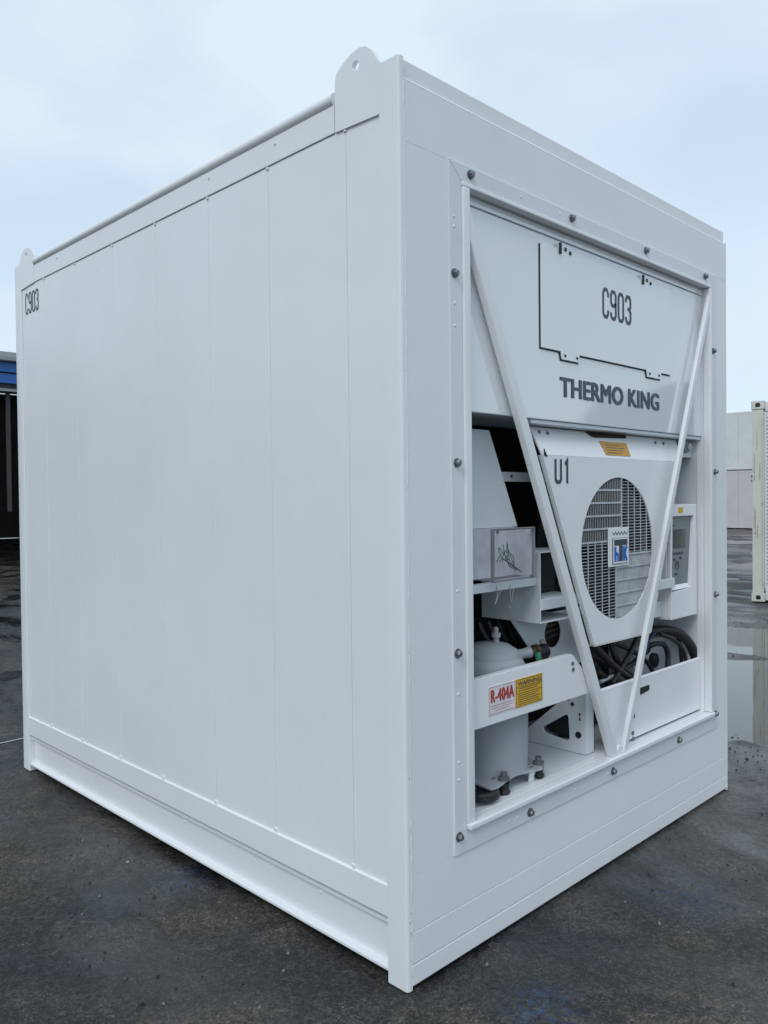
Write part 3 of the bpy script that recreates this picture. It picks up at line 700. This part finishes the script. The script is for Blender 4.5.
rolls.tube([(.485 + .05 * math.cos(t * .5), .085 + .05 * math.sin(t * .5), .465 + .0008 * t) for t in range(26)], .014, 8)
rolls.build('coiled_hose', 'black', box, smooth=60)
# fittings beside the compressor
MB().tube([(.815, .17, .915), (.850, .16, .918), (.878, .152, .92)], [.022, .020, .024], 12).build('valve_fitting', 'cast', box, smooth=50)
MB().tube([(.880, .150, .92), (.905, .148, .922), (.906, .148, .922), (.925, .146, .924)], [.018, .018, .025, .025], 12).build('flare_nut', 'brass', box, smooth=40)
MB().tube([(.93, .16, .905), (.985, .15, .915)], .030, 14).build('sight_glass', 'black', box, smooth=40)
MB().lathe([(.012, 0), (.012, .012), (.005, .016)], (.965, .15, .945), 10).build('cap_nut', 'cast', box, smooth=40)
MB().tube(catmull([(.985, .15, .915), (1.02, .16, .90), (1.04, .19, .86), (1.05, .22, .78)], 6), .012, 8).build('pipe', 'brass', box, smooth=60)
MB().tube([(.90, .13, .92), (.905, .12, .87), (.91, .12, .78)], .013, 10).build('green_valve_cap', 'green', box, smooth=40)
for k in range(4):
    ps = [(.78 + .06 * k, .33, 1.03), (.80 + .07 * k, .30, .96 - .02 * k), (.90 + .06 * k, .30, .90), (.95 + .07 * k, .28, .78)]
    MB().tube(catmull(ps, 6), .012 + .003 * (k % 2), 8).build('pipe', 'black', box, smooth=60)

# lower gangway panel with the labels
gp = MB().prism([(.307, .742), (1.172, .738), (.992, .908), (.307, .908)], XZ, .020, .026); 
gpo = gp.build('service_panel', 'white', box, .0015, 1)
MB().box(.307, .985, .020, .050, .9085, .9135).build('panel_lip', 'white', gpo, .0015, 1)
MB().box(.325, .330, .0185, .0198, .745, .905).build('panel_fold', 'inner', gpo)
MB().box(.441, .599, .0180, .0197, .774, .876).build('refrigerant_label', 'label', gpo)
rl = MB()
for a, b in (((.445, .778), (.595, .778)), ((.595, .778), (.595, .872)), ((.595, .872), (.445, .872)), ((.445, .872), (.445, .778))): rl.ribbon([a, b], .0014, XZ, .0176)
for i, (a, b) in enumerate(((.452, .590), (.455, .585), (.480, .560))): rl.ribbon([(a, .806 - i * .009), (b, .806 - i * .009)], .0016, XZ, .0175)
rl.build('label_border', 'red', gpo)
bold_text('R-404A', .453, .590, .818, .864, .0174, .0022, 1.1).build('lettering', 'red', gpo)
MB().box(.6015, .769, .0175, .0197, .772, .876).build('warning_label', 'yellow', gpo)
wl2 = MB()
for a, b in (((.605, .776), (.765, .776)), ((.765, .776), (.765, .872)), ((.765, .872), (.605, .872)), ((.605, .872), (.605, .776)), ((.606, .846), (.764, .846)), ((.606, .822), (.764, .822))): wl2.ribbon([a, b], .0022, XZ, .0172)
for i in range(5): wl2.ribbon([(.614, .8145 - i * .0078), (.614 + random.uniform(.11, .143), .8145 - i * .0078)], .0026, XZ, .0170)
for i in range(2): wl2.ribbon([(.618, .840 - i * .0085), (.618 + random.uniform(.11, .138), .840 - i * .0085)], .0026, XZ, .0170)
wl2.build('label_print', 'ink', gpo)
text_mesh('WARNING', .612, .758, .850, .867, .0169, .02).build('lettering', 'ink', gpo)
for px, py in ((574, 663), (574.5, 669)):
    p = P(px, py, .02); MB().lathe([(.008, 0), (.008, -.004)], (p.x - .012, .0199, p.z), 10, 'y').build('screw', 'bolt', gpo)

# triangular gusset running back into the bay
tri_o = round_poly([(.085, .4495), (.40, .4495), (.395, .495), (.125, .735), (.085, .735)], .012, 3)
tri_i = round_poly([(.165, .492), (.172, .612), (.305, .525), (.290, .505)], .022, 4)
gus = MB().plate_hole(tri_o, tri_i, YZ, 1.188, 1.194, c=(.215, .54)).build('gusset_plate', 'inner', box, .0015, 1)
MB().box(1.1945, 1.25, .085, .092, .4495, .735).build('gusset_return', 'inner', gus, .002, 1)
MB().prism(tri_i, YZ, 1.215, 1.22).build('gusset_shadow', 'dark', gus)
MB().lathe([(.014, 0), (.014, -.004)], (1.188, .122, .528), 14, 'x').build('grommet', 'black', gus)
for z in (.59, .61): MB().box(1.1860, 1.1878, .112, .118, z, z + .012).build('slot', 'black', gus)
for z in (.655, .675): MB().lathe([(.008, 0), (.008, -.005)], (1.188, .15 + (z - .655), z), 10, 'x').build('screw', 'brass', gus)

# right-hand lower panel
rp = MB().prism([(1.325, .459), (2.200, .459), (2.200, .712), (1.205, .716)], XZ, .044, .050).build('lower_panel', 'white', box, .0015, 1)
MB().tube([(1.215, .052, .716), (2.199, .052, .712)], .009, 10).build('panel_lip', 'white', rp, smooth=40)
for px, py, rr in ((633.5, 716, .009), (632.5, 733, .010), (633, 738.5, .008)):
    p = P(px, py, .044); MB().lathe([(rr, 0), (rr, -.004)], (p.x, .0439, p.z), 10, 'y').build('screw', 'bolt', rp)
p0, p1 = P(640, 690, .044), P(649, 686, .044)
MB().prism(round_poly([(p0.x, p0.z - .022), (p1.x, p1.z - .018), (p1.x, p1.z + .006), (p0.x, p0.z + .010)], .006, 3), XZ, .0415, .0438).build('finger_slot', 'black', rp)

# hoses and wiring behind it
def hose(pix, r, mat='black', name='hose'):
    MB().tube(catmull([tuple(P(a, b, d)) for a, b, d in pix], 8), r, 10).build(name, mat, box, smooth=60)
hose([(643, 634, .16), (662, 630, .13), (680, 634, .10), (692, 648, .085), (697, 668, .075)], .024)
hose([(646, 648, .15), (655, 644, .12), (664, 645, .11), (668, 656, .105), (667, 676, .10)], .013)
hose([(610, 632, .2), (613, 650, .17), (620, 665, .15), (634, 678, .14)], .015)
hose([(590, 655, .22), (606, 664, .20), (622, 672, .17), (640, 690, .14)], .013)
hose([(596, 690, .15), (612, 676, .16), (632, 664, .18), (648, 650, .2)], .013)
hose([(598, 672, .12), (615, 682, .14), (640, 684, .13)], .011)
hose([(676, 632, .16), (680, 645, .15), (682, 665, .14)], .010)
hose([(592, 662, .16), (608, 680, .14), (620, 690, .12)], .010, 'black')
hose([(655, 632, .12), (650, 640, .10), (646, 650, .10)], .006, 'navy', 'cable')
hose([(600, 682, .13), (618, 676, .12), (636, 690, .10)], .009, 'cast', 'cable')
hose([(588, 640, .12), (600, 652, .12), (616, 668, .11), (632, 680, .10)], .016)
hose([(640, 628, .11), (634, 645, .11), (624, 664, .11), (612, 684, .10)], .012)
hose([(660, 634, .09), (674, 640, .085), (684, 652, .08), (687, 672, .075)], .010)
hose([(604, 640, .20), (626, 648, .18), (645, 660, .16), (660, 684, .14)], .011)
q = [P(a, b, .24) for a, b in ((636, 700), (634, 660), (640, 642), (664, 636), (678, 650), (680, 690))]
mo = MB().prism(round_poly([(v.x, v.z) for v in q], .06, 5), XZ, .24, .27).build('motor_cover', 'inner', box, .004, 2)
p = P(652, 660, .24); MB().lathe([(.038, 0), (.038, -.02), (.02, -.03)], (p.x, .24, p.z), 16, 'y').build('cable_gland', 'black', mo, smooth=40)
bw = MB().box(1.30, 1.62, .28, .30, .46, .93).build('motor_bracket', 'dark', box, .003, 1)

# controller
K0, K1, KZ0, KZ1 = 1.900, 2.184, .940, 1.496
kb = MB()
kb.box(K0, K1, .072, .20, KZ0, KZ1)
ctl = kb.build('controller', 'white', box, .004, 2)
# face frame round the tapered keypad
kp = [(K0 + .008, 1.074), (K1 - .076, 1.082), (K1 - .034, 1.438), (K0 + .020, 1.438)]
MB().plate_hole([(K0 + .001, KZ0 + .001), (K1 - .001, KZ0 + .001), (K1 - .001, KZ1 - .001), (K0 + .001, KZ1 - .001)], kp, XZ, .050, .0715).build('face_frame', 'white', ctl, .004, 2)
MB().prism([(x + (.0 if x < 2 else .0), z) for x, z in kp], XZ, .066, .071).build('keypad', 'keypad', ctl)
MB().box(K0 + .058, K1 - .098, .0628, .0655, 1.283, 1.374).build('display', 'lcd', ctl, .001, 1)
ks = MB()
for i in range(4): ks.box(K0 + .052 + i * .030, K0 + .070 + i * .030, .064, .0655, 1.250, 1.262)
for x, z in ((K0 + .055, 1.222), (K0 + .120, 1.226), (K0 + .076, 1.150)): ks.box(x, x + .022, .064, .0655, z, z + .012)
ks.box(K0 + .05, K0 + .08, .064, .0655, 1.392, 1.396)
ks.build('key_legend', 'ink', ctl)
kn = MB(); kn.plate_hole(arc(K0 + .094, 1.200, .022, n=20), arc(K0 + .094, 1.200, .018, n=20), XZ, .0640, .0655)
kn.box(K0 + .085, K0 + .103, .064, .0655, 1.206, 1.210); kn.box(K0 + .092, K0 + .096, .064, .0655, 1.190, 1.2055)
kn.build('key_emblem', 'ink', ctl)
MB().box(K0 + .078, K0 + .125, .0480, .0497, 1.455, 1.480).build('amber_label', 'yellow', ctl)
MB().prism([(.0655, 1.104), (.0515, 1.083), (.0655, 1.083)], lambda u, v, d: (d, u, v), K0 + .014, K1 - .078).build('keypad_ledge', 'white', ctl)
a, b = P(657, 578, .1), P(671, 590, .1)
MB().box(a.x - .14, K0 + .012, .036, .0495, 1.100, 1.146).build('mounting_arm', 'inner', ctl, .003, 2)
MB().box(a.x - .10, K0 - .002, .10, .16, .955, 1.030).build('mounting_arm', 'inner', ctl, .003, 2)
p = P(690, 445, .06)
MB().lathe([(.030, 0), (.030, -.012), (.022, -.014), (.022, -.026), (.012, -.03)], (p.x + .0, .085, p.z - .01), 14, 'y').build('sensor_boss', 'cast', box, smooth=40)
MB().box(p.x - .04, 2.204, .086, .10, p.z - .06, 1.799).build('sensor_plate', 'inner', box)
strokes_side = strokes('C903', 2.95 - 2.95, .192, 2.600, 2.708, .0105, lambda u, v, d: (d, 2.945 - u, v), PD - .0012)
# keep the print in front of the panel whichever way the layers step
strokes_side.v = [(PD - .0012 - (x - (PD - .0012)), y, z) for x, y, z in strokes_side.v]
strokes_side.build('lettering', 'ink', box)

# ================================================================== weathered container across the yard
M['worn'] = paint('weathered_cream_paint', (0.66, 0.65, 0.58), 0.55, 0.12, 0.2, 0.85, (0.26, 0.17, 0.09))
M['wornw'] = paint('weathered_white_paint', (0.72, 0.73, 0.72), 0.55, 0.08, 0.2, 0.4, (0.36, 0.30, 0.22))
M['pink'] = paint('chalky_pinkish_white_paint', (0.62, 0.58, 0.58), 0.6, 0.06, 0.2, 0.3, (0.40, 0.36, 0.33))
M['rust'] = plain('rusty_steel', (0.30, 0.22, 0.14), 0.8)
def casting(parent, x, y, z, mat):
    c = MB().box(x, x + .178, y, y + .162, z, z + .118).build('corner_casting', mat, parent, .004, 1)
    o = round_poly([(.058, .03), (.120, .03), (.120, .088), (.058, .088)], .02, 3)
    MB().prism([(x + u, z + v_) for u, v_ in o], XZ, y - .0022, y - .0008).build('casting_hole', 'black', c)
    oy = round_poly([(.050, .03), (.112, .03), (.112, .088), (.050, .088)], .02, 3)
    for xx in (x - .0022, x + .179):
        MB().prism([(y + u, z + v_) for u, v_ in oy], YZ, xx, xx + .0012).build('casting_hole', 'black', c)
def freight(name, label, loc, rz, length, mat, hgt, detail, post=None, group=None):
    t = thing(name, label, 'container', loc, rz, group); post = post or mat; w = 2.438
    for x in (0, w - .178):
        for y in (0, length - .162):
            MB().box(x + .012, x + .160, y + .012, y + .150, .119, hgt - .119).build('corner_post', post, t, .006, 2)
            casting(t, x, y, 0, post); casting(t, x, y, hgt - .118, post)
    for x0, x1 in ((.03, .10), (w - .10, w - .03)):
        MB().box(x0, x1, .163, length - .163, .02, .17).build('bottom_rail', mat, t, .004, 1)
        MB().box(x0, x1, .163, length - .163, hgt - .13, hgt - .02).build('top_rail', mat, t, .004, 1)
    for y0, y1 in ((.03, .10), (length - .10, length - .03)):
        MB().box(.179, w - .179, y0, y1, .02, .19).build('end_rail', mat, t, .004, 1)
        MB().box(.179, w - .179, y0, y1, hgt - .15, hgt - .02).build('end_rail', mat, t, .004, 1)
    # end faces: framed flat panels with rivet lines; sides: flat sheets with raised joints
    for y0, y1, s in ((.045, .06, 1), (length - .06, length - .045, -1)):
        n = 4; pw = (w - .322) / n
        for i in range(n):
            e = MB().box(.161 + i * pw + .002, .161 + (i + 1) * pw - .002, y0, y1, .191, hgt - .151).build('end_panel', mat, t, .003, 1)
            if detail and s == 1:
                rv = MB()
                for k in range(44): rv.lathe([(.012, 0), (.010, -.006)], (.161 + i * pw + .045, y0, .26 + k * (hgt - .5) / 43), 8, 'y')
                rv.build('rivet_row', 'wornw' if mat != 'wornw' else 'cast', e)
    m = max(3, int(length / 1.5)); pl = (length - .324) / m
    for x0, x1 in ((.035, .05), (w - .05, w - .035)):
        for i in range(m):
            MB().box(x0, x1, .162 + i * pl + .004, .162 + (i + 1) * pl - .004, .171, hgt - .131).build('side_panel', mat, t, .003, 1)
    MB().box(.055, w - .055, .065, length - .065, .15, hgt - .03).build('inner_shell', mat, t)
    return t
base = G(751.5, 602); a = 12.0
yard = freight('freight_container', 'rust stained cream shipping container with dark corner holes, beyond the puddle', (base.x, base.y, .012), R(a - 90), 6.058, 'wornw', 2.85, True, 'worn')
# rusty weeps and dark scuffs on its near post
rs = random.Random(3)
for k in range(7):
    z = rs.uniform(.4, 2.5); x = rs.uniform(.03, .12); h = rs.uniform(.08, .35); w = rs.uniform(.003, .009)
    pr = [(x, z), (x + w, z + .01), (x + w * .9, z + h), (x + w * .2, z + h * 1.1)]
    MB().prism(pr, XZ, .0085, .0115).build('rust_streak', 'rust', yard)
MB().box(.31, .62, .034, .044, 2.40, 2.66).build('notice_plate', plain('dark_violet_notice', (0.05, 0.03, 0.10), 0.5), yard, .002, 1)
lk = MB().tube([(.155, -.0, .25), (.155, -.0, 2.6)], .012, 8).build('lock_rod', 'worn', yard, smooth=40)

sp = CAM + ray(729, 532) * (36.2 / ray(729, 532).dot(f_))
low = freight('stacked_container', 'chalky pinkish white container, lower one of a stack of two across the yard', (sp.x, sp.y + 7.5, .02), R(-90 + 90), 12.192, 'pink', 2.591, False)
low.location = (sp.x, sp.y - 6.5, .02)
top = freight('stacked_container', 'clean white container, upper one of a stack of two across the yard', (sp.x, sp.y - 6.5, .02 + 2.595), 0, 12.192, 'wornw', 2.591, False)
# vents and a data plate on the lower container
for dy, z in ((5.35, 2.25), (5.35, 2.05)):
    MB().box(.026, .034, dy, dy + .18, z, z + .10).build('vent_plate', 'dark', low)
MB().box(.024, .0335, 5.10, 5.14, 1.0, 1.7).build('door_bar', 'keypad', low)

# ================================================================== open-fronted warehouse behind on the left
wb = G(10, 566); WY = wb.y; WX = wb.x
wh = thing('warehouse', 'open fronted dark warehouse with blue fascia and grey gutter', 'building', (WX, WY, 0))
M['fblue'] = paint('blue_fascia_sheet', (0.03, 0.15, 0.50), 0.45, 0.1, 0.1, 0.2, (0.02, 0.05, 0.15))
M['wgrey'] = paint('grey_gutter', (0.33, 0.34, 0.35), 0.5, 0.1, 0.1, 0.3, (0.2, 0.2, 0.2))
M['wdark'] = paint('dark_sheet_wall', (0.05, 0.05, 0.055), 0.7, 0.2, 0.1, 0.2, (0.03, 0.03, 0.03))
def wz(py):
    v = ray(8, py); return CAM.z + v.z * ((WY - CAM.y) / v.y)
X0, X1, DEP = -26.0, 9.0, 16.0
zt, zg, zb1, zb2, zw = wz(358), wz(363), wz(374), wz(384), wz(391)
MB().box(X0 - .2, X1 + .2, -.35, -.05, zg, zt).build('gutter', 'wgrey', wh, .02, 2)
n = 14; st = (X1 - X0) / n
for i in range(n):
    MB().box(X0 + i * st + .01, X0 + (i + 1) * st - .01, -.16, -.10, zb1 + .02, zg).build('fascia_sheet', 'fblue', wh, .01, 1)
    MB().box(X0 + i * st + .01, X0 + (i + 1) * st - .01, -.10, -.04, zb2, zb1).build('fascia_sheet', 'fblue', wh, .01, 1)
MB().box(X0, X1, -.03, .06, zw + .06, zb2).build('door_track', 'wdark', wh)
MB().box(X0, X1, -.06, .03, zw - .02, zw + .05).build('door_rail', 'wgrey', wh, .01, 1)
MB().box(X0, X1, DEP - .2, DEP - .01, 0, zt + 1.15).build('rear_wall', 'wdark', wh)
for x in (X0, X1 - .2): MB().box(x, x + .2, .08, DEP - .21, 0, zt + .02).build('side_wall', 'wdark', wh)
rf = MB(); rf.prism([(-.05, zt + .01), (DEP, zt + 1.2), (DEP, zt + 1.35), (-.05, zt + .14)], YZ, X0 - .1, X1 + .1); rf.build('roof', 'wgrey', wh)
for i in range(6):
    x = X0 + .3 + i * (X1 - X0 - .6) / 5
    MB().box(x - .12, x + .12, .08, .36, 0, zw - .03).build('column', 'wdark', wh, .01, 1)
xc = P(7.5, 450, WY + .2).x - WX
MB().box(xc - .05, xc + .05, .10, .16, wz(512) , zw - .03).build('downpipe', 'wdark', wh, .01, 1)
scene.cycles.samples = 128
